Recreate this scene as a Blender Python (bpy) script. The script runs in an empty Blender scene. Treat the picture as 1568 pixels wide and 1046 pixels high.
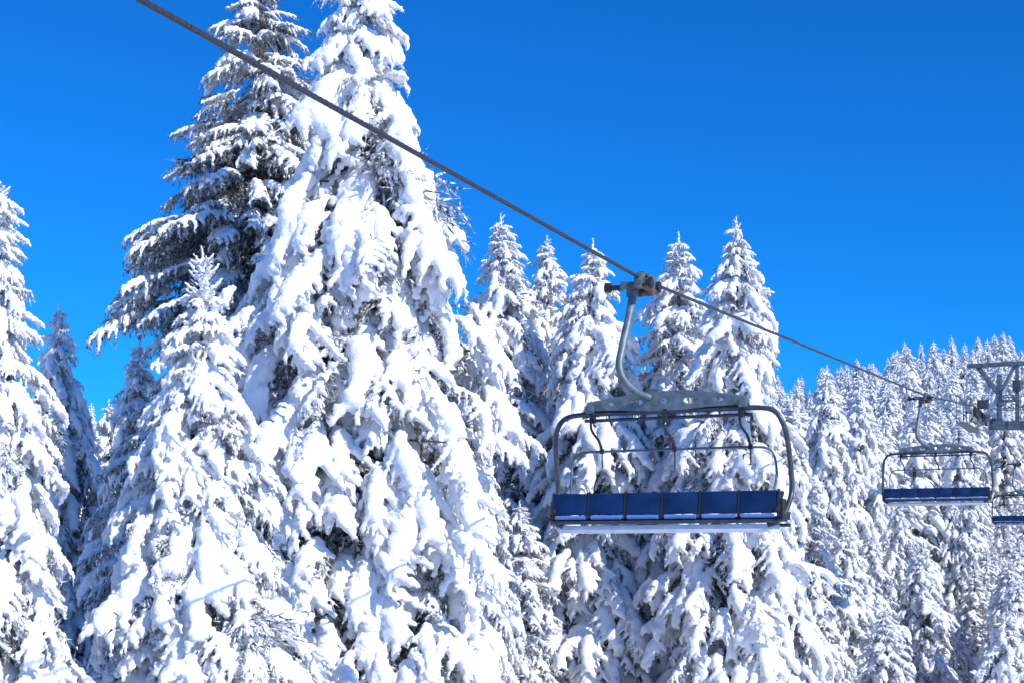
import bpy, bmesh, math, random, time
import numpy as np
from mathutils import Vector, Matrix, noise
T0=time.time()
scene=bpy.context.scene
scene.view_settings.view_transform='Standard'
scene.view_settings.look='None'
scene.view_settings.exposure=0
rs=np.random.RandomState

# ------------------------------------------------------------ materials
def newmat(name):
    m=bpy.data.materials.new(name); m.use_nodes=True
    nt=m.node_tree; return m,nt,nt.nodes['Principled BSDF']
def simple_mat(name,col,rough=0.5,metal=0.0,var=0.25,scale=6.0,bump=0.1,bscale=60):
    m,nt,b=newmat(name)
    tc=nt.nodes.new('ShaderNodeTexCoord')
    n=nt.nodes.new('ShaderNodeTexNoise'); n.inputs['Scale'].default_value=scale; n.inputs['Detail'].default_value=6
    nt.links.new(tc.outputs['Object'],n.inputs['Vector'])
    r=nt.nodes.new('ShaderNodeValToRGB')
    r.color_ramp.elements[0].position=0.3; r.color_ramp.elements[1].position=0.7
    r.color_ramp.elements[0].color=(*[c*(1-var) for c in col],1)
    r.color_ramp.elements[1].color=(*[min(1,c*(1+var)) for c in col],1)
    nt.links.new(n.outputs['Fac'],r.inputs['Fac']); nt.links.new(r.outputs['Color'],b.inputs['Base Color'])
    b.inputs['Roughness'].default_value=rough; b.inputs['Metallic'].default_value=metal
    n2=nt.nodes.new('ShaderNodeTexNoise'); n2.inputs['Scale'].default_value=bscale
    nt.links.new(tc.outputs['Object'],n2.inputs['Vector'])
    bp=nt.nodes.new('ShaderNodeBump'); bp.inputs['Strength'].default_value=bump; bp.inputs['Distance'].default_value=0.01
    nt.links.new(n2.outputs['Fac'],bp.inputs['Height']); nt.links.new(bp.outputs['Normal'],b.inputs['Normal'])
    return m
def diffuse_base(name):
    m=bpy.data.materials.new(name); m.use_nodes=True; nt=m.node_tree
    nt.nodes.remove(nt.nodes['Principled BSDF']); d=nt.nodes.new('ShaderNodeBsdfDiffuse'); d.inputs['Roughness'].default_value=0.3
    nt.links.new(d.outputs[0],nt.nodes['Material Output'].inputs['Surface']); return m,nt,d
def snow_mat(name,bs=14.0,dist=0.05,strength=0.55,detail=3):
    m,nt,b=diffuse_base(name)
    tc=nt.nodes.new('ShaderNodeTexCoord')
    if bs:
        n=nt.nodes.new('ShaderNodeTexNoise'); n.inputs['Scale'].default_value=bs; n.inputs['Detail'].default_value=detail; n.inputs['Roughness'].default_value=0.68
        nt.links.new(tc.outputs['Object'],n.inputs['Vector'])
        bp=nt.nodes.new('ShaderNodeBump'); bp.inputs['Strength'].default_value=strength; bp.inputs['Distance'].default_value=dist
        nt.links.new(n.outputs['Fac'],bp.inputs['Height']); nt.links.new(bp.outputs['Normal'],b.inputs['Normal'])
    n3=nt.nodes.new('ShaderNodeTexNoise'); n3.inputs['Scale'].default_value=5.0; n3.inputs['Detail'].default_value=2
    nt.links.new(tc.outputs['Object'],n3.inputs['Vector'])
    r=nt.nodes.new('ShaderNodeValToRGB')
    r.color_ramp.elements[0].position=0.3; r.color_ramp.elements[1].position=0.6
    r.color_ramp.elements[0].color=(0.865,0.875,0.89,1); r.color_ramp.elements[1].color=(0.93,0.93,0.935,1)
    nt.links.new(n3.outputs['Fac'],r.inputs['Fac']); nt.links.new(r.outputs['Color'],b.inputs['Color'])
    return m
def needle_mat(name,frost,p0=.36,p1=.58,dark=(0.065,0.075,0.05)):
    m,nt,b=diffuse_base(name)
    tc=nt.nodes.new('ShaderNodeTexCoord')
    n=nt.nodes.new('ShaderNodeTexNoise'); n.inputs['Scale'].default_value=11.0; n.inputs['Detail'].default_value=2
    nt.links.new(tc.outputs['Object'],n.inputs['Vector'])
    r=nt.nodes.new('ShaderNodeValToRGB')
    e=r.color_ramp.elements
    e[0].position=p0; e[0].color=(*dark,1)
    e[1].position=p1; e[1].color=(frost,frost*1.01,frost*1.04,1)
    k=e.new((p0+p1)/2-.02); k.color=(0.23,0.24,0.225,1)
    nt.links.new(n.outputs['Fac'],r.inputs['Fac']); nt.links.new(r.outputs['Color'],b.inputs['Color'])
    return m
M_SNOW=snow_mat('snow'); M_SNOW_FAR=snow_mat('snow_far',0)
M_NEED=needle_mat('frosted_needles',0.74); M_NEED_FAR=needle_mat('frosted_needles_far',.76,.30,.54)
M_NEED_D=needle_mat('needles_dark',0.50,.40,.68,(.04,.055,.042))
M_BARK=simple_mat('bark',(0.13,0.09,0.065),0.9,0,0.4,8,0.6,30)
TREE_MATS=[M_SNOW,M_NEED,M_BARK]

# ------------------------------------------------------------ terrain
def sm(t): t=max(0.0,min(1.0,t)); return t*t*(3-2*t)
def ground_z(x,y):
    r=math.hypot(x,y)
    z=-1.75-5.75*sm((r-2.5)/15.0)
    if y>45:
        u=x/max(y,1)
        if u<0.19: H=18+5*sm((u+0.3)/0.49)
        else: H=23+6.5*sm((u-0.19)/0.14)
        t=(y-45)/175.0
        if t<1: z+=H*(t*0.75+0.25*sm(t))
        else: z+=H*(1-0.9*sm((y-220)/900.0))
    if y<-20: z+=-4*sm((-y-20)/100.0)
    if r<800: z+=0.35*noise.noise(Vector((x*0.12,y*0.12,0)))
    return z
def build_ground():
    def ax(n,ext):
        t=np.linspace(-1,1,n); return np.sinh(t*5.2)/np.sinh(5.2)*ext
    xs=ax(181,3500); ys=ax(181,3500)
    V=[(x,y,ground_z(x,y)) for y in ys for x in xs]
    n=len(xs); F=[(j*n+i,j*n+i+1,(j+1)*n+i+1,(j+1)*n+i) for j in range(n-1) for i in range(n-1)]
    me=bpy.data.meshes.new('snow_ground'); me.from_pydata(V,[],F)
    me.polygons.foreach_set('use_smooth',[True]*len(F))
    me.materials.append(snow_mat('ground_snow',1.2,0.15))
    o=bpy.data.objects.new('snow_ground',me); scene.collection.objects.link(o)
build_ground()

# ------------------------------------------------------------ bough templates
bm=bmesh.new(); bmesh.ops.create_icosphere(bm,subdivisions=2,radius=1.0)
ICO_V=np.array([v.co[:] for v in bm.verts]); bm.verts.index_update()
ICO_F=np.array([[v.index for v in f.verts] for f in bm.faces]); bm.free()
TEX=bpy.data.textures.new('lump','CLOUDS'); TEX.noise_scale=0.085; TEX.noise_depth=2
TEX2=bpy.data.textures.new('lump_s','CLOUDS'); TEX2.noise_scale=0.03

def remesh_spheres(sph,voxel,targets,disp,tex):
    V=[];F=[];o=0
    for (x,y,z,rx,rz) in sph:
        V.append(ICO_V*np.array([rx,rx,rz])+np.array([x,y,z])); F.append(ICO_F+o); o+=len(ICO_V)
    V=np.concatenate(V);F=np.concatenate(F)
    me=bpy.data.meshes.new('tmp'); me.from_pydata(V.tolist(),[],F.tolist())
    ob=bpy.data.objects.new('tmp',me); scene.collection.objects.link(ob)
    m=ob.modifiers.new('r','REMESH'); m.mode='VOXEL'; m.voxel_size=voxel
    m=ob.modifiers.new('d','DISPLACE'); m.texture=tex; m.strength=disp; m.mid_level=0.5
    out=[]
    dec=ob.modifiers.new('dec','DECIMATE'); dec.show_viewport=False
    def ev():
        bpy.context.view_layer.update()
        dg=bpy.context.evaluated_depsgraph_get(); e=ob.evaluated_get(dg); mm=e.to_mesh()
        mm.calc_loop_triangles()
        nv=len(mm.vertices); v=np.empty(nv*3,np.float32); mm.vertices.foreach_get('co',v)
        nt=len(mm.loop_triangles); f=np.empty(nt*3,np.int32); mm.loop_triangles.foreach_get('vertices',f)
        e.to_mesh_clear(); return v.reshape(-1,3),f.reshape(-1,3)
    v,f=ev(); base=len(f)
    dec.show_viewport=True
    for t in targets:
        dec.ratio=min(1.0,t/base); ob.update_tag(); out.append(ev())
    bpy.data.objects.remove(ob); bpy.data.meshes.remove(me)
    return out

def blades(R,roots,dirs,n,lmin,lmax,w,spread,down):
    """thin needle twig triangles around the branchlets"""
    idx=R.randint(0,len(roots),n)
    p=roots[idx]+R.normal(0,0.02,(n,3)); d=dirs[idx]*0.7+R.normal(0,spread,(n,3)); d[:,2]-=down
    d/=np.linalg.norm(d,axis=1)[:,None]
    L=R.uniform(lmin,lmax,n)[:,None]
    side=np.cross(d,R.normal(0,1,(n,3))); side/=np.linalg.norm(side,axis=1)[:,None]
    a=p-side*w*0.5; b=p+side*w*0.5; c=p+d*L
    V=np.stack([a,b,c],1).reshape(-1,3); F=np.arange(n*3).reshape(-1,3)
    return V.astype(np.float32),F.astype(np.int32)

def bough(seed,L,W,th,nb,droop):
    R=rs(seed); sph=[];roots=[];dirs=[]
    def ax(s): return np.array([L*s,0.05*math.sin(s*5+seed),0.10*L*s-droop*L*s*s])
    N=12
    for i in range(N):
        s=(i+0.5)/N; p=ax(s); r=th*(0.80+0.55*math.sin(s*math.pi))*R.uniform(0.8,1.15)*(1.0 if s<0.85 else 0.65)
        sph.append((*(p+np.array([0,0,r*0.35])),r,r*0.8)); roots.append(p); dirs.append(np.array([1,0,-droop*s]))
    for k in range(nb):
        s0=0.08+0.88*(k+R.uniform(-.3,.3))/nb; sd=1 if k%2 else -1
        b=ax(max(0.02,s0)); ang=math.radians(R.uniform(32,62))*(1-0.35*s0)
        l=W*(1.05-0.55*s0)*R.uniform(0.6,1.25)
        d=np.array([math.cos(ang),sd*math.sin(ang),0.0]); m=max(4,int(l/(th*0.5)))
        dr=R.uniform(0.35,0.95); skip=R.rand()<0.10; fat=R.uniform(.75,1.25)
        for i in range(m):
            t=(i+1)/m; p=b+d*l*t; p[2]-=dr*l*t*t
            p[1]+=0.02*R.randn()
            r=th*(0.98-0.60*t)*R.uniform(0.8,1.2)*fat
            if not skip: sph.append((*(p+np.array([0,0,r*0.3])),r,r*0.85))
            roots.append(p); dirs.append(d+np.array([0,0,-1.4*dr*t]))
    return sph,np.array(roots),np.array(dirs)

LODS=('hi','mid','lo')
TPL={'snow':{l:[] for l in LODS},'thin':{l:[] for l in LODS},'fill':{l:[] for l in LODS},'twig':{l:[] for l in LODS}}
def pack(sv,sf,nv,nf):
    V=np.concatenate([sv,nv]); F=np.concatenate([sf,nf+len(sv)])
    mt=np.concatenate([np.zeros(len(sf),np.int32),np.ones(len(nf),np.int32)])
    return V,F,mt
def add_tpl(kind,sph,roots,dirs,voxel,tg,disp,tex,nn,w0,down=0.5,spread=0.55,lm=(0.06,0.16)):
    res=remesh_spheres(sph,voxel,tg,disp,tex)
    for lod,(v,f),n,w,ls in zip(LODS,res,nn,(w0,w0*1.9,w0*5),(1,1.25,2.0)):
        R=rs(len(TPL[kind][lod])+77)
        nv,nf=blades(R,roots,dirs,n,lm[0]*ls,lm[1]*ls,w,spread,down)
        TPL[kind][lod].append(pack(v,f,nv,nf))
for i in range(8):
    nb=(9,11,10,8,11,9,12,10)[i]
    sph,ro,di=bough(10+i,1.25,(.55,.6,.5,.62,.55,.48,.6,.58)[i],(.115,.10,.13,.12,.095,.135,.105,.11)[i],nb,(.36,.3,.42,.36,.28,.45,.38,.33)[i])
    add_tpl('snow',sph,ro,di,0.026,(960,310,70),0.085,TEX,(230,60,7),0.014)
for i in range(4):
    sph,ro,di=bough(40+i,1.3,0.50,0.058,12,0.20)
    add_tpl('thin',sph,ro,di,0.022,(760,300,70),0.045,TEX,(430,110,14),0.018,down=.65)
for i in range(2):   # inner foliage, nearly snow free
    R=rs(90+i)
    sph,ro,di=bough(60+i,1.2,0.5,0.05,10,0.3)
    for lod,n,w in zip(LODS,(220,80,16),(0.03,0.06,0.16)):
        nv,nf=blades(R,ro,di,n,0.12,0.3,w,0.6,0.5)
        TPL['fill'][lod].append((nv,nf,np.ones(len(nf),np.int32)))
for i in range(3):   # frosted leader twigs
    R=rs(30+i); pts=[np.array([0.30*t,0.012*R.randn(),0.012*R.randn()]) for t in np.linspace(0,1,10)]
    sph=[(*p,0.034*(1-0.5*k/9)*R.uniform(.8,1.3),0.034*(1-0.5*k/9)*R.uniform(.8,1.3)) for k,p in enumerate(pts)]
    add_tpl('twig',sph,np.array(pts),np.array([[1.,0,0]]*10),0.012,(120,60,24),0.02,TEX2,(40,16,3),0.008,0.0,0.7,(0.03,0.06))
print('templates',time.time()-T0)

# ------------------------------------------------------------ tree assembly
def mesh_np(name,V,F,mt,mats):
    me=bpy.data.meshes.new(name); nv=len(V); nf=len(F)
    me.vertices.add(nv); me.vertices.foreach_set('co',np.ascontiguousarray(V,np.float32).ravel())
    me.loops.add(nf*3); me.loops.foreach_set('vertex_index',np.ascontiguousarray(F,np.int32).ravel())
    me.polygons.add(nf); me.polygons.foreach_set('loop_start',np.arange(0,nf*3,3,dtype=np.int32))
    me.polygons.foreach_set('material_index',mt.astype(np.int32))
    me.polygons.foreach_set('use_smooth',(mt!=1))
    for m in mats: me.materials.append(m)
    me.update(calc_edges=True)
    return me
def cone(p0,p1,r0,r1,n=6):
    p0=np.array(p0,float);p1=np.array(p1,float); d=p1-p0; d/=np.linalg.norm(d)+1e-9
    a=np.cross(d,[0.3,0.9,0.1] if abs(d[2])>.7 else [0,0,1]); a/=np.linalg.norm(a); b=np.cross(d,a)
    th=np.linspace(0,2*np.pi,n,endpoint=False)
    ring=np.outer(np.cos(th),a)+np.outer(np.sin(th),b)
    V=np.concatenate([p0+ring*r0,p1+ring*r1]); F=[]
    for i in range(n):
        j=(i+1)%n; F+=[[i,j,n+j],[i,n+j,n+i]]
    return V.astype(np.float32),np.array(F,np.int32)
def tree_mesh(name,prof,H,lod,seed,thin=0.15,area=0.27,cut=None,szk=1.0,rough=1.0,pk=1.0,mats=None,lead=0.0):
    R=rs(seed); hp=[p[0] for p in prof]; rp=[p[1] for p in prof]
    groups={}
    def put(kind,az,pitch,roll,sc,pos,zs=1.0):
        k=R.randint(len(TPL[kind][lod])); groups.setdefault((kind,k),[]).append((az,pitch,roll,sc,pos,zs))
    limbs=[]
    put('twig',0,-math.pi/2,0,1.0,(0,0,H-0.3)); put('twig',1,-math.pi/2,1,1.3,(0,0,H-0.62)); put('twig',2,-math.pi/2,0,1.6,(0,0,H-1.0))
    nt=int(R.uniform(10,20))
    for i in range(nt):
        h=0.14+(0.95+lead)*R.rand(); put('twig',R.uniform(0,6.28),-math.radians(R.uniform(15,60)),0,R.uniform(.3,.7)+0.65*h,(0,0,H-h-0.05))
    if lead:   # open candle-like leader with two whorls of upturned shoots
        for hh_,n_,s_ in ((.28,5,.75),(.52,6,1.1),(.75,6,1.3)):
            for q in range(n_): put('twig',q*6.28/n_+R.uniform(-.3,.3),-math.radians(R.uniform(30,50)),0,s_*R.uniform(.8,1.15),(0,0,H-hh_))
    h=0.42+lead; nbig=R.uniform(0,10)
    while h<H-0.7:
        r=float(np.interp(h,hp,rp)); sc_n=min(1.0,max(0.30,r/1.1))*szk
        tier=0.15+0.33*sc_n
        sparse=1.0
        if cut is not None and h>cut: sparse=0.4
        n=2*math.pi*r*tier/(area*sc_n**1.5)*sparse
        n=max(3,int(n+R.rand())); a0=R.uniform(0,6.28)
        for i in range(n):
            az=a0+2*math.pi*(i+R.uniform(-.42,.42))/n
            hh=h+R.normal(0,0.15*sc_n)
            nz=noise.noise(Vector((math.cos(az)*1.3+nbig,math.sin(az)*1.3,hh*0.75)))
            nz2=noise.noise(Vector((math.cos(az)*3+nbig,math.sin(az)*3+9,hh*2.0)))
            ro=r*(0.93+rough*(0.46*nz+0.34*nz2+R.uniform(-.14,.12)))
            if nz2<-0.34: continue
            sc=sc_n*R.uniform(0.6,1.3)
            sc=min(sc,max(0.25,ro/1.0))
            pitch=pk*math.radians(min(50,2+36*min(1,hh/4.0)+R.normal(0,11)))
            if R.rand()<thin: kind='thin'; pitch*=.75
            else: kind='snow'
            Lh=1.2*sc*math.cos(pitch)
            rb=max(0.03,ro-Lh); zb=H-hh+1.2*sc*math.sin(pitch)*0.55
            pos=(math.cos(az)*rb,math.sin(az)*rb,zb)
            put(kind,az+R.normal(0,.22),pitch,R.normal(0,.3),sc,pos,R.uniform(.85,1.25))
            if rb>0.35:
                if R.rand()<0.7:
                    f=R.uniform(.25,.7); put('fill',az+R.normal(0,.4),pitch+R.normal(0,.2),R.normal(0,.6),R.uniform(.8,1.3)*max(.6,sc),(math.cos(az)*rb*f,math.sin(az)*rb*f,zb+0.02))
                if lod=='hi' and R.rand()<0.6: limbs.append(((0,0,zb+0.1*rb),pos,0.03,0.015))
            elif R.rand()<0.4:
                put('fill',az,pitch,0,sc*0.7,(0,0,zb))
        h+=tier*0.98
    VV=[];FF=[];MM=[];off=0
    for (kind,k),lst in groups.items():
        tv,tf,tm=TPL[kind][lod][k]
        for (az,pi_,ro,sc,pos,zs) in lst:
            ca,sa,cp,sp,cr,sr=math.cos(az),math.sin(az),math.cos(pi_),math.sin(pi_),math.cos(ro),math.sin(ro)
            Rz=np.array([[ca,-sa,0],[sa,ca,0],[0,0,1]]);Ry=np.array([[cp,0,sp],[0,1,0],[-sp,0,cp]]);Rx=np.array([[1,0,0],[0,cr,-sr],[0,sr,cr]])
            M=(Rz@Ry@Rx@np.diag([sc,sc,sc*zs])).astype(np.float32)
            VV.append(tv@M.T+np.array(pos,np.float32)); FF.append(tf+off); MM.append(tm); off+=len(tv)
    tr=[((0,0,0),(0,0,H*0.5),0.012*H+0.06,0.007*H+0.04),((0,0,H*0.5),(0,0,H-0.25),0.007*H+0.04,0.012)]
    for p0,p1,r0,r1 in tr:
        v,f=cone(p0,p1,r0,r1,9); VV.append(v);FF.append(f+off);MM.append(np.full(len(f),2));off+=len(v)
    for p0,p1,r0,r1 in limbs:
        v,f=cone(p0,p1,r0,r1,3); VV.append(v);FF.append(f+off);MM.append(np.full(len(f),2));off+=len(v)
    V=np.concatenate(VV);F=np.concatenate(FF);Mt=np.concatenate(MM)
    print(name,len(F),round(time.time()-T0,1))
    return mesh_np(name,V,F,Mt,mats or TREE_MATS)
RT=rs(99)
def place(me,x,y,z,rot=0,sc=(1,1,1),name='snowy_spruce_tree'):
    o=bpy.data.objects.new(name,me); scene.collection.objects.link(o)
    o.location=(x,y,z); o.rotation_euler=(0,0,rot); o.scale=sc; return o
def unique(x,y,tip,prof,lod,seed,**k):
    g=ground_z(x,y)-0.2; H=tip-g; me=tree_mesh('snowy_spruce',prof,H,lod,seed,**k)
    me['H']=H; return me,place(me,x,y,g)

# hero trees (left)
unique(-6.60,18,5.0,[(0,.05),(.7,.25),(2,.5),(2.8,.62),(4.9,.95),(6.2,1.2),(12,1.9)],'hi',1,thin=.10,cut=7.5,szk=.85)
unique(-4.40,20,4.38,[(0,.05),(.6,.16),(1.2,.46),(2.06,.74),(3,.94),(3.9,1.17),(4.8,1.37),(6.2,1.55),(12,2.1)],'hi',2,thin=.14,cut=7.3,szk=.82,lead=.35)
unique(-5.35,30,13.1,[(0,.1),(1,.45),(2,.85),(4,1.5),(5.8,2.2),(7.3,2.9),(9,3.0),(13,3.2),(20,3.4)],'hi',33,thin=.90,cut=13.5,area=.31,pk=.62,rough=.95,mats=[M_SNOW,M_NEED_D,M_BARK])
unique(-2.72,25,11.2,[(0,.1),(.9,.35),(1.5,.65),(2.2,.9),(3.4,1.05),(5.9,1.75),(8.2,2.25),(11.7,2.7),(13.4,2.85),(19,3.0)],'hi',14,thin=.09,cut=14.5,szk=1.04,area=.265,rough=1.1)
# middle group
F_,_=unique(-.33,42,10.2,[(0,.05),(1.46,.65),(3.4,1.35),(5.4,1.6),(7.3,1.8),(14,2.3),(18,2.4)],'mid',5,thin=.35,cut=15,rough=1.25)
G_,_=unique(1.1,44,10.0,[(0,.05),(1.2,.6),(2.9,1.1),(5,1.5),(8,1.9),(14,2.3),(18,2.4)],'mid',6,thin=.3,cut=15,rough=1.25)
H_,_=unique(2.3,40,9.0,[(0,.05),(1.2,.6),(3.2,1.2),(6,1.75),(9.7,2.3),(12,2.5),(18,2.7)],'mid',7,thin=.08,cut=14,rough=1.2)
I_,_=unique(4.8,40.5,9.3,[(0,.05),(.9,.5),(2.7,1.1),(5,1.4),(8.3,1.8),(12,2.1),(18,2.3)],'mid',8,thin=.5,cut=14,rough=1.25)
J_,_=unique(5.9,37,8.9,[(0,.05),(1.1,.52),(2.8,.98),(4.6,1.3),(6.3,1.75),(9.7,2.25),(12,2.4),(18,2.5)],'mid',9,thin=.08,cut=14,rough=1.2)
MID=[F_,G_,H_,I_,J_]
def linked(k,x,y,tip,rot,w=1.0):
    me=MID[k]; g=ground_z(x,y)-0.2; s=(tip-g)/me['H']; o=place(me,x,y,g,rot,(s*w,s*w,s))
    o.rotation_euler=(RT.normal(0,.012),RT.normal(0,.015),rot)
linked(2,-11.2,35,6.4,2.0,.74)
linked(1,-.95,32,3.5,1.0,.8)
linked(3,-12.9,45,5.0,3.0); linked(0,-8.8,34,5.3,4.0,.85); linked(4,-14.5,40,3.5,1.2); linked(2,-7.6,38,3.0,5.2)
linked(1,-9.3,27,0.6,.7,1.1)
linked(4,11.7,52,7.0,1.0,.95); linked(2,13.9,57,6.9,2.4,.9)
linked(1,14.5,52.5,2.2,2.9); linked(2,14.6,50,.5,.4,1.2); linked(4,16.9,47,-.9,2.2,1.3)
linked(0,22.3,70,6.8,.8); linked(3,9.3,44,2.7,1.9,1.2); linked(0,16.0,62,6.1,4.1)
linked(4,10.7,45.5,1.2,5.0,1.2); linked(1,12.2,47.5,.8,3.3,1.2); linked(3,8.8,50,5.6,.2)
linked(0,2.6,47,6.5,2.2,1.2); linked(3,.4,38,1.5,2.8,1.2); linked(4,3.7,48,6.0,3.8)
# young trees under and beside the lift line (lower right)
linked(2,12.5,36,-1.3,1.5,1.25); linked(4,14.6,40.5,-.6,.3,1.3); linked(1,17.6,50,-.1,4.4,1.3); linked(0,19.2,53,-.4,2.0,1.3)
linked(3,10.3,39,-1.4,3.5,1.3); linked(2,20.7,58,.3,5.5,1.3); linked(4,22.4,62,.8,1.1,1.3); linked(0,16.4,43.5,-.4,3.0,1.3)

# ------------------------------------------------------------ background forest
def line_x(y): return 1.66+0.448*(y-17.8)
forest=bpy.data.objects.new('background_forest',None); scene.collection.objects.link(forest)
LO=[]
for i in range(6):
    w=[.8,1.0,1.2,.95,1.1,.9][i]
    LO.append(tree_mesh('distant_spruce',[(0,.08),(1,.45*w),(3,1.0*w),(6,1.5*w),(12,2.1*w)],12,'lo',200+i,thin=.25,area=.38,rough=1.3,mats=[M_SNOW_FAR,M_NEED_FAR,M_BARK]))
R=rs(5); pts=[]
cell={}
def ok(x,y,d):
    cx,cy=int(x//5),int(y//5)
    for i in (-1,0,1):
        for j in (-1,0,1):
            for (a,b) in cell.get((cx+i,cy+j),()):
                if (a-x)**2+(b-y)**2<d*d: return False
    return True
tries=0
while tries<14000:
    tries+=1
    y=56+180*math.sqrt(R.rand()) if R.rand()<.8 else 56+60*R.rand()
    u=R.uniform(-.5,.62); x=u*y
    perp=abs((x-line_x(y))*0.913); perp2=abs((x-line_x(y)-6.57)*0.913)
    low=perp<3.3 or perp2<3.3 or (-1.5<(x-line_x(y))<8 and y<75)
    if not ok(x,y,2.9 if u>.15 else 4.0): continue
    cell.setdefault((int(x//5),int(y//5)),[]).append((x,y)); pts.append((x,y,low))
for x,y,low in pts:
    me=MID[R.randint(5)] if y<64 and x/y>.1 else LO[R.randint(6)]
    H=me.get('H',12.0); hh=R.uniform(7.5,13.0)
    if R.rand()<.2: hh*=.7
    w=R.uniform(.8,1.2)*(1.15 if y<66 else 1.0)
    if low: hh=R.uniform(3.0,4.8); w*=1.35
    s=hh/H
    o=bpy.data.objects.new('spruce',me); scene.collection.objects.link(o); o.parent=forest
    o.location=(x,y,ground_z(x,y)-.2); o.rotation_euler=(R.normal(0,.02),R.normal(0,.02),R.uniform(0,6.28)); o.scale=(s*w,s*w,s)
print('forest',len(pts),time.time()-T0)

# ------------------------------------------------------------ hard-surface helpers
def catmull(P,n=8):
    P=[np.array(p,float) for p in P]; Q=[2*P[0]-P[1]]+P+[2*P[-1]-P[-2]]; out=[]
    for i in range(1,len(Q)-2):
        for k in range(n):
            t=k/n; a,b,c,d=Q[i-1:i+3]
            out.append(0.5*((2*b)+(-a+c)*t+(2*a-5*b+4*c-d)*t*t+(-a+3*b-3*c+d)*t**3))
    out.append(P[-1]); return out
class B:
    def __init__(s): s.V=[];s.F=[]
    def sweep(s,P,r,n=10,smooth=0):
        if smooth: P=catmull(P,smooth)
        P=[np.array(p,float) for p in P]; m=len(P); o=len(s.V); up=None
        for i in range(m):
            t=P[min(i+1,m-1)]-P[max(i-1,0)]; t/=np.linalg.norm(t)+1e-9
            if up is None:
                up=np.array([0,0,1.]) if abs(t[2])<.9 else np.array([0,1.,0])
            a=np.cross(t,up); a/=np.linalg.norm(a); up=np.cross(a,t)
            rr=r[i] if hasattr(r,'__len__') else r
            for k in range(n):
                th=2*math.pi*k/n; s.V.append(tuple(P[i]+rr*(math.cos(th)*a+math.sin(th)*up)))
        for i in range(m-1):
            for k in range(n):
                k2=(k+1)%n; s.F.append((o+i*n+k,o+i*n+k2,o+(i+1)*n+k2,o+(i+1)*n+k))
        s.F.append(tuple(o+k for k in range(n))[::-1]); s.F.append(tuple(o+(m-1)*n+k for k in range(n)))
        return s
    def box(s,c,d,rx=0,rz=0,ry=0):
        o=len(s.V); M=Matrix.Rotation(rz,3,'Z')@Matrix.Rotation(ry,3,'Y')@Matrix.Rotation(rx,3,'X')
        for x in (-.5,.5):
            for y in (-.5,.5):
                for z in (-.5,.5): s.V.append(tuple(Vector(c)+M@Vector((x*d[0],y*d[1],z*d[2]))))
        for f in ((0,1,3,2),(4,6,7,5),(0,4,5,1),(2,3,7,6),(0,2,6,4),(1,5,7,3)): s.F.append(tuple(o+i for i in f))
        return s
    def obj(s,name,mat,parent,bev=0.0,smooth=True):
        me=bpy.data.meshes.new(name); me.from_pydata(s.V,[],s.F); me.materials.append(mat)
        b=bmesh.new(); b.from_mesh(me); bmesh.ops.recalc_face_normals(b,faces=b.faces)
        if bev: bmesh.ops.bevel(b,geom=[e for e in b.edges],offset=bev,segments=2,affect='EDGES',profile=.6)
        b.to_mesh(me); b.free()
        if smooth:
            me.polygons.foreach_set('use_smooth',[True]*len(me.polygons)); me.set_sharp_from_angle(angle=math.radians(35))
        o=bpy.data.objects.new(name,me); scene.collection.objects.link(o); o.parent=parent; return o

M_STEEL=simple_mat('galvanised_steel',(0.125,0.165,0.185),0.5,0.3,0.35,9,0.15,50)
M_DARK=simple_mat('dark_painted_tube',(0.06,0.072,0.085),0.4,0.3,0.3,9,0.1,80)
M_BLUE=simple_mat('navy_padding',(0.003,0.026,0.098),0.6,0,0.35,5,0.25,70)
M_BLUE.node_tree.nodes['Principled BSDF'].inputs['Specular IOR Level'].default_value=.2
M_LBLUE=simple_mat('blue_roll',(0.10,0.22,0.52),0.5,0,0.15,5)
M_PALE=simple_mat('pale_underside',(0.62,0.64,0.68),0.6,0,0.12,7)
M_BLACK=simple_mat('black_rubber',(0.018,0.018,0.02),0.6,0,0.3,5)
M_RUST=simple_mat('rusty_grip_steel',(0.16,0.10,0.075),0.6,0.4,0.5,25,0.4,90)
M_RED=simple_mat('red_wire',(0.5,0.06,0.04),0.5)
M_ROPE=simple_mat('steel_rope',(0.06,0.067,0.08),0.5,0.5,0.35,40,0.3,200)

def extrude_outline(name,outer,holes,thick,mat,parent,loc,bev=0.006):
    cu=bpy.data.curves.new(name,'CURVE'); cu.dimensions='2D'; cu.fill_mode='BOTH'; cu.extrude=thick/2; cu.bevel_depth=bev
    for poly in [outer]+holes:
        sp=cu.splines.new('POLY'); sp.points.add(len(poly)-1); sp.use_cyclic_u=True
        for p,(x,y) in zip(sp.points,poly): p.co=(x,y,0,1)
    t=bpy.data.objects.new('t',cu); scene.collection.objects.link(t); bpy.context.view_layer.update()
    me=bpy.data.meshes.new_from_object(t.evaluated_get(bpy.context.evaluated_depsgraph_get()))
    me.name=name; bpy.data.objects.remove(t); me.materials.clear(); me.materials.append(mat)
    for p in me.polygons: p.material_index=0
    o=bpy.data.objects.new(name,me); scene.collection.objects.link(o); o.parent=parent; o.location=loc; o.rotation_euler=(math.pi/2,0,0)
    return o

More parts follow.
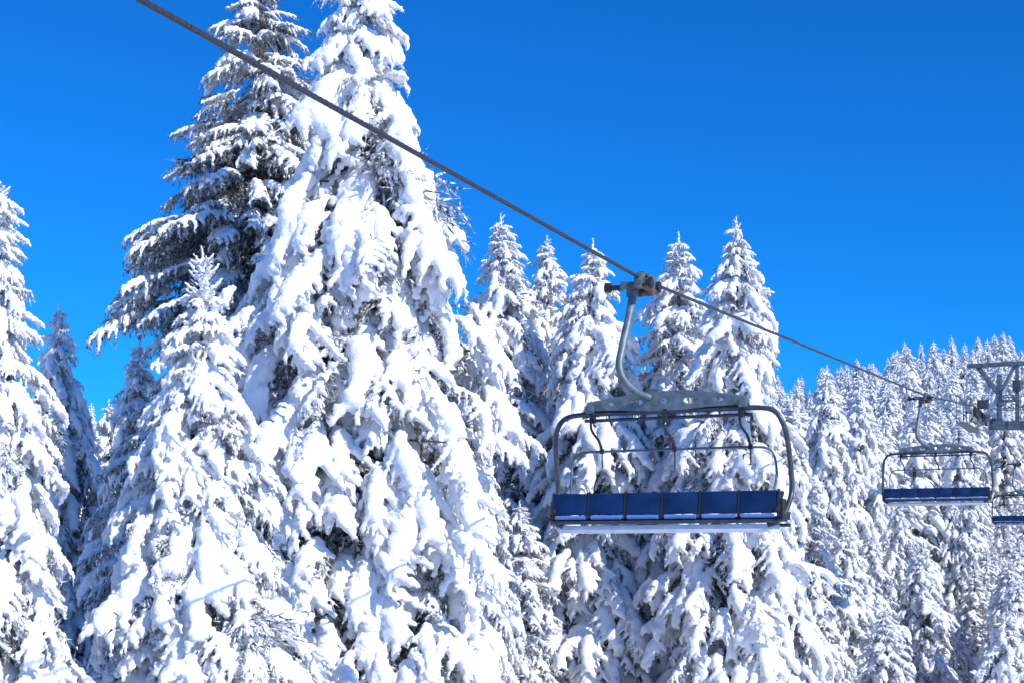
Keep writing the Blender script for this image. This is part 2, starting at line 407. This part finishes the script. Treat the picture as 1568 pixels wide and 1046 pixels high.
CH_ANG=-math.atan(0.448)
CHAIR_PARTS=[]
def make_chair(x,y,z):
    root=bpy.data.objects.new('chairlift_chair',None); scene.collection.objects.link(root)
    root.location=(x,y,z); root.rotation_euler=(0,0,CH_ANG)
    if CHAIR_PARTS:
        for o in CHAIR_PARTS:
            c=o.copy(); scene.collection.objects.link(c); c.parent=root
        return root
    C=0.30; parts=[]
    # grip
    g=B(); g.box((0.0,0,-0.05),(0.10,0.44,0.13)); g.box((0.01,0.12,0.02),(0.085,0.13,0.12)); g.box((0.01,-0.13,0.02),(0.085,0.12,0.11)); g.box((-0.16,-.02,-0.06),(0.26,0.11,0.10),ry=.12)
    g.box((0.09,.02,-.04),(.08,.2,.16),rx=.3)
    parts.append(g.obj('grip_body',M_STEEL,root,.012))
    g=B(); g.sweep([(-.10,-.12,-.10),(-.10,.14,-.10)],.045,12); g.sweep([(.10,-.2,-.12),(.10,.22,-.12)],.038,12); g.box((0.02,0.02,.075),(.06,.34,.03)); g.sweep([(-.03,.02,-.15),(.13,.02,-.15)],.05,12)
    parts.append(g.obj('grip_spring',M_RUST,root))
    g=B(); g.sweep([(-.50,-.02,-.055),(-.43,-.02,-.06)],.062,14); g.sweep([(-.43,-.02,-.06),(-.26,-.02,-.075)],.035,12); g.sweep([(.13,-.15,-.06),(.17,-.15,-.06)],.07,14); g.sweep([(.13,.17,-.06),(.17,.17,-.06)],.07,14)
    parts.append(g.obj('grip_rollers',M_BLACK,root))
    g=B(); g.sweep([(-.02,-.2,.03),(-.14,-.3,.10),(-.22,-.45,.13)],.008,6,5)
    parts.append(g.obj('grip_wire',M_RED,root))
    # hanger arm
    g=B(); P=catmull([(-.12,-.02,-.10),(-.15,-.10,-.45),(-.19,-.24,-.85),(-.20,-.33,-1.10),(-.14,-.32,-1.28),(-.02,-.20,-1.42),(.10,-.05,-1.48)],7)
    g.sweep(P,[.056-0.010*i/len(P) for i in range(len(P))],14)
    g.box((-.12,-.02,-.14),(.15,.13,.13))
    parts.append(g.obj('hanger_arm',M_STEEL,root))
    # beam with lightening holes
    def oval(cx,cy,a,b,n=18): return [(cx+a*math.cos(-2*math.pi*k/n),cy+b*math.sin(-2*math.pi*k/n)) for k in range(n)]
    outer=[(-1.06,-.09),(-1.04,.01),(-.55,.075),(-.30,.11),(.30,.11),(.55,.075),(1.00,.01),(1.06,-.09),(.55,-.10),(.25,-.125),(-.25,-.125),(-.55,-.10)]
    holes=[oval(-.37,-.01,.095,.05),oval(.0,.0,.05,.05),oval(.33,-.01,.095,.05),oval(-.70,-.015,.05,.035),oval(.70,-.015,.07,.035)]
    parts.append(extrude_outline('hanger_beam_front',outer,holes,.012,M_STEEL,root,(C,-.035,-1.52)))
    parts.append(extrude_outline('hanger_beam_back',outer,[[(x-.03,y) for x,y in h] for h in holes],.012,M_STEEL,root,(C,.035,-1.52)))
    g=B()
    for s in (-1.0,-.53,-.18,.16,.5,1.0): g.box((C+s,0,-1.56),(.02,.05,.08))
    g.box((C-1.0,0,-1.60),(.10,.17,.10)); g.box((C+1.0,0,-1.60),(.10,.17,.10)); g.box((C-.17,0,-1.43),(.16,.05,.12))
    parts.append(g.obj('beam_brackets',M_STEEL,root,.006))
    # outer frame loop
    side=[(-1.33,-.16,-3.10),(-1.44,-.12,-3.06),(-1.51,.02,-2.93),(-1.545,.20,-2.68),(-1.54,.15,-2.35),(-1.52,.05,-2.02),(-1.47,.0,-1.83),(-1.38,0,-1.71),(-1.23,0,-1.665),(-.9,0,-1.655)]
    full=side+[(0,0,-1.655)]+[(-a,b,c) for a,b,c in side[::-1]]
    g=B(); g.sweep([(a+C,b,c) for a,b,c in full],.033,12,6)
    parts.append(g.obj('outer_frame',M_DARK,root))
    g=B(); g.sweep([(C-1.1,.03,-1.735),(C+1.1,.03,-1.735)],.022,10)
    parts.append(g.obj('pivot_tube',M_DARK,root))
    # safety bar
    sb=[(-1.34,.16,-2.66),(-1.36,.2,-2.45),(-1.33,.2,-2.24),(-1.25,.2,-2.15),(-1.1,.2,-2.125),(-.6,.2,-2.12)]
    full=sb+[(0,.2,-2.12)]+[(-a,b,c) for a,b,c in sb[::-1]]
    g=B(); g.sweep([(a+C,b,c) for a,b,c in full],.016,8,6)
    parts.append(g.obj('safety_bar',M_STEEL,root))
    g=B()
    for s in (-.98,0,.98):
        g.sweep([(C+s-.04,.02,-1.66),(C+s-.03,.03,-1.85),(C+s+.03,.12,-1.98),(C+s+.05,.2,-2.10)],.018,8,4)
        g.sweep([(C+s+.05,.2,-2.08),(C+s+.05,.22,-2.34)],.010,6)
        g.box((C+s,0,-1.70),(.05,.10,.14)); g.box((C+s+.05,.2,-2.12),(.05,.05,.06))
    parts.append(g.obj('footrest_links',M_BLACK,root))
    # seats
    w=.462; pt=.488
    g=B(); gr=B(); gs=B(); gd=B()
    for i in range(6):
        cx=C+(i-2.5)*pt
        g.box((cx,-.14,-2.815),(w,.045,.275),rx=-.14); gs.box((cx,.18,-3.02),(w,.50,.07),rx=.06)
        gr.sweep([(cx-.20,-.185,-2.985),(cx+.20,-.185,-2.985)],.027,10)
        gd.box((cx-pt/2,-.14,-2.83),(.022,.06,.33),rx=-.14)
    gd.box((C+3*pt,-.14,-2.83),(.022,.06,.33),rx=-.14)
    for s in (-1.48,1.48):
        gd.box((C+s,-.02,-2.86),(.06,.2,.16)); gd.box((C+s,.05,-2.98),(.07,.42,.10)); gd.sweep([(C+s*.98,-.2,-2.93),(C+s*.98,.1,-2.70)],.03,8)
    parts.append(g.obj('backrest_pads',M_BLUE,root,.014)); parts.append(gs.obj('seat_cushions',M_BLUE,root,.02))
    parts.append(gr.obj('backrest_rolls',M_LBLUE,root)); parts.append(gd.obj('seat_dividers',M_BLACK,root))
    g=B(); g.sweep([(C-1.48,-.19,-3.05),(C+1.48,-.19,-3.05)],.024,10); g.sweep([(C-1.48,.43,-3.09),(C+1.48,.43,-3.09)],.022,10)
    parts.append(g.obj('seat_tubes',M_DARK,root))
    g=B(); g.box((C-.02,.11,-3.13),(2.76,.56,.095))
    parts.append(g.obj('seat_underside',M_PALE,root,.012))
    CHAIR_PARTS.extend(parts)
    return root
def line_x(y): return 1.66+0.448*(y-17.8)
KN=[(-36,5.2),(-15,4.05),(0,3.58),(8.86,3.50),(17.8,3.485),(41,4.66),(52.7,5.60),(57.3,5.68),(71.5,4.74),(90,7.6),(110,12.2),(112.5,12.6)]
def rope_z(y): return float(np.interp(y,[k[0] for k in KN],[k[1] for k in KN]))
make_chair(1.66,17.8,3.47)
make_chair(line_x(41.0),41.0,4.645)
make_chair(25.7,71.5,4.72)

# ------------------------------------------------------------ haul rope
def rope(name,off):
    ys=[-36,-20,-10,-4]+list(np.arange(-2,24,.022))+list(np.arange(24,112,.5))
    V=[];F=[];n=18; ph=0; py=None
    for y in ys:
        c=Vector((line_x(y)+off*.9126,y-off*.4088,rope_z(y)+.0))
        t=Vector((.448,1,0)).normalized(); a=Vector((t.y,-t.x,0)); up=Vector((0,0,1))
        if py is not None and y-py<.1: ph+=(y-py)*2*math.pi/.42
        py=y
        for k in range(n):
            th=2*math.pi*k/n; r=.0235*(.72+.28*abs(math.cos(3*(th-ph))))
            V.append(tuple(c+a*(r*math.cos(th))+up*(r*math.sin(th))))
    for i in range(len(ys)-1):
        for k in range(n):
            k2=(k+1)%n; F.append((i*n+k,i*n+k2,(i+1)*n+k2,(i+1)*n+k))
    me=bpy.data.meshes.new(name); me.from_pydata(V,[],F); me.materials.append(M_ROPE)
    me.polygons.foreach_set('use_smooth',[True]*len(F))
    o=bpy.data.objects.new(name,me); scene.collection.objects.link(o)
rope('haul_cable',0); rope('haul_cable',6.0)

# ------------------------------------------------------------ lift towers
def make_tower(y):
    root=bpy.data.objects.new('lift_tower',None); scene.collection.objects.link(root)
    zc=rope_z(y); x=line_x(y); root.location=(x,y,zc); root.rotation_euler=(0,0,CH_ANG)
    gx,gy=x+3*.913,y-3*.408; gz=ground_z(gx,gy)-zc-.5
    g=B(); g.sweep([(3,0,gz),(3,0,-.75)],[.48,.30],20)
    g.obj('mast',M_STEEL,root)
    g=B()
    for s in (0,6):
        sg=1 if s==0 else -1
        g.box((s+sg*1.75,0,-.62),(2.9,.34,.34),ry=sg*.03); g.box((s+sg*.55,0,-.55),(.5,.3,.25))
        g.box((s+sg*.70,-.1,.40),(.20,.10,2.0)); g.box((s+sg*1.35,-.1,.55),(.14,.10,2.3))
        g.box((s+sg*.28,-.1,1.20),(.20,.08,1.45),ry=-sg*.62)
        g.box((s+sg*1.00,-.1,1.20),(.12,.06,1.3),ry=sg*.50)
        g.box((s+sg*1.02,-.1,.35),(.6,.06,.10)); 
        g.box((s+sg*.0,0,-.38),(.10,1.6,.20)); g.box((s,1.5,-.24),(.08,1.4,.14),rx=.05); g.box((s,-1.5,-.24),(.08,1.4,.14),rx=-.05)
        g.box((s+sg*.28,0,-.36),(.6,.12,.12))
    g.box((3,-.1,1.78),(7.0,.16,.16)); g.box((3,.18,1.78),(7.0,.06,.12))
    g.obj('cross_arm',M_STEEL,root,.01)
    g=B()
    for s in (0,6):
        for f in (-2.1,-1.6,-1.05,-.5,.5,1.05,1.6,2.1):
            g.sweep([(s-.05,f,-.20),(s+.05,f,-.20)],.19,16)
    g.obj('sheave_wheels',M_BLACK,root)
    g=B()
    for s in (0,6):
        sg=1 if s==0 else -1; so=s-sg*.45
        g.box((so,0,-.62),(.42,4.6,.03))
        for f in (-2.2,-1.1,0,1.1,2.2): g.sweep([(so-sg*.2,f,-.6),(so-sg*.2,f,.42)],.018,6)
        for zz in (-.1,.42): g.sweep([(so-sg*.2,-2.2,zz),(so-sg*.2,2.2,zz)],.018,6)
        for f in (-.35,.4):
            for q in range(4): g.sweep([(s+sg*(.9+.55*q),f,-.45),(s+sg*(.9+.55*q),f,.55)],.02,6)
            for zz in (.05,.55): g.sweep([(s+sg*.5,f,zz),(s+sg*2.7,f,zz)],.02,6)
    g.obj('catwalk_railings',M_STEEL,root)
    g=B(); g.box((.1,-.12,.25),(.42,.3,.34)); g.box((1.35,-.25,.9),(.3,.2,.42))
    g.obj('control_boxes',M_DARK,root,.02)
make_tower(55); make_tower(111.5); make_tower(-35)

# ------------------------------------------------------------ light
sd=Vector((.71,-.70,0)).normalized(); EL=math.radians(34)
sv=Vector((sd.x*math.cos(EL),sd.y*math.cos(EL),math.sin(EL)))
sl=bpy.data.lights.new('sun','SUN'); sl.energy=4.8; sl.angle=math.radians(.53); sl.color=(1.0,.97,.925)
so=bpy.data.objects.new('sun',sl); scene.collection.objects.link(so); so.rotation_euler=sv.to_track_quat('Z','Y').to_euler()
w=bpy.data.worlds.new('World'); scene.world=w; w.use_nodes=True; nt=w.node_tree
bg=nt.nodes['Background']; sky=nt.nodes.new('ShaderNodeTexSky'); sky.sky_type='NISHITA'; sky.sun_disc=False
sky.sun_elevation=EL; sky.sun_rotation=math.atan2(sd.x,sd.y); sky.altitude=1200; sky.air_density=1.0; sky.dust_density=0.3; sky.ozone_density=3.0
mx=nt.nodes.new('ShaderNodeMix'); mx.data_type='RGBA'; mx.blend_type='MULTIPLY'; mx.inputs[0].default_value=1.0
nt.links.new(sky.outputs['Color'],mx.inputs[6]); mx.inputs[7].default_value=(.04,.54,1.18,1)
nt.links.new(mx.outputs[2],bg.inputs['Color']); bg.inputs['Strength'].default_value=0.147

# ------------------------------------------------------------ camera
cd=bpy.data.cameras.new('Camera'); cam=bpy.data.objects.new('Camera',cd); scene.collection.objects.link(cam)
cd.sensor_width=36; cd.lens=36*2154/1568; cd.shift_y=(850-522.5)/1568; cd.clip_end=9000; cd.clip_start=.1
cam.location=(0,0,0); cam.rotation_euler=(math.pi/2,0,0); scene.camera=cam
print('done',time.time()-T0)
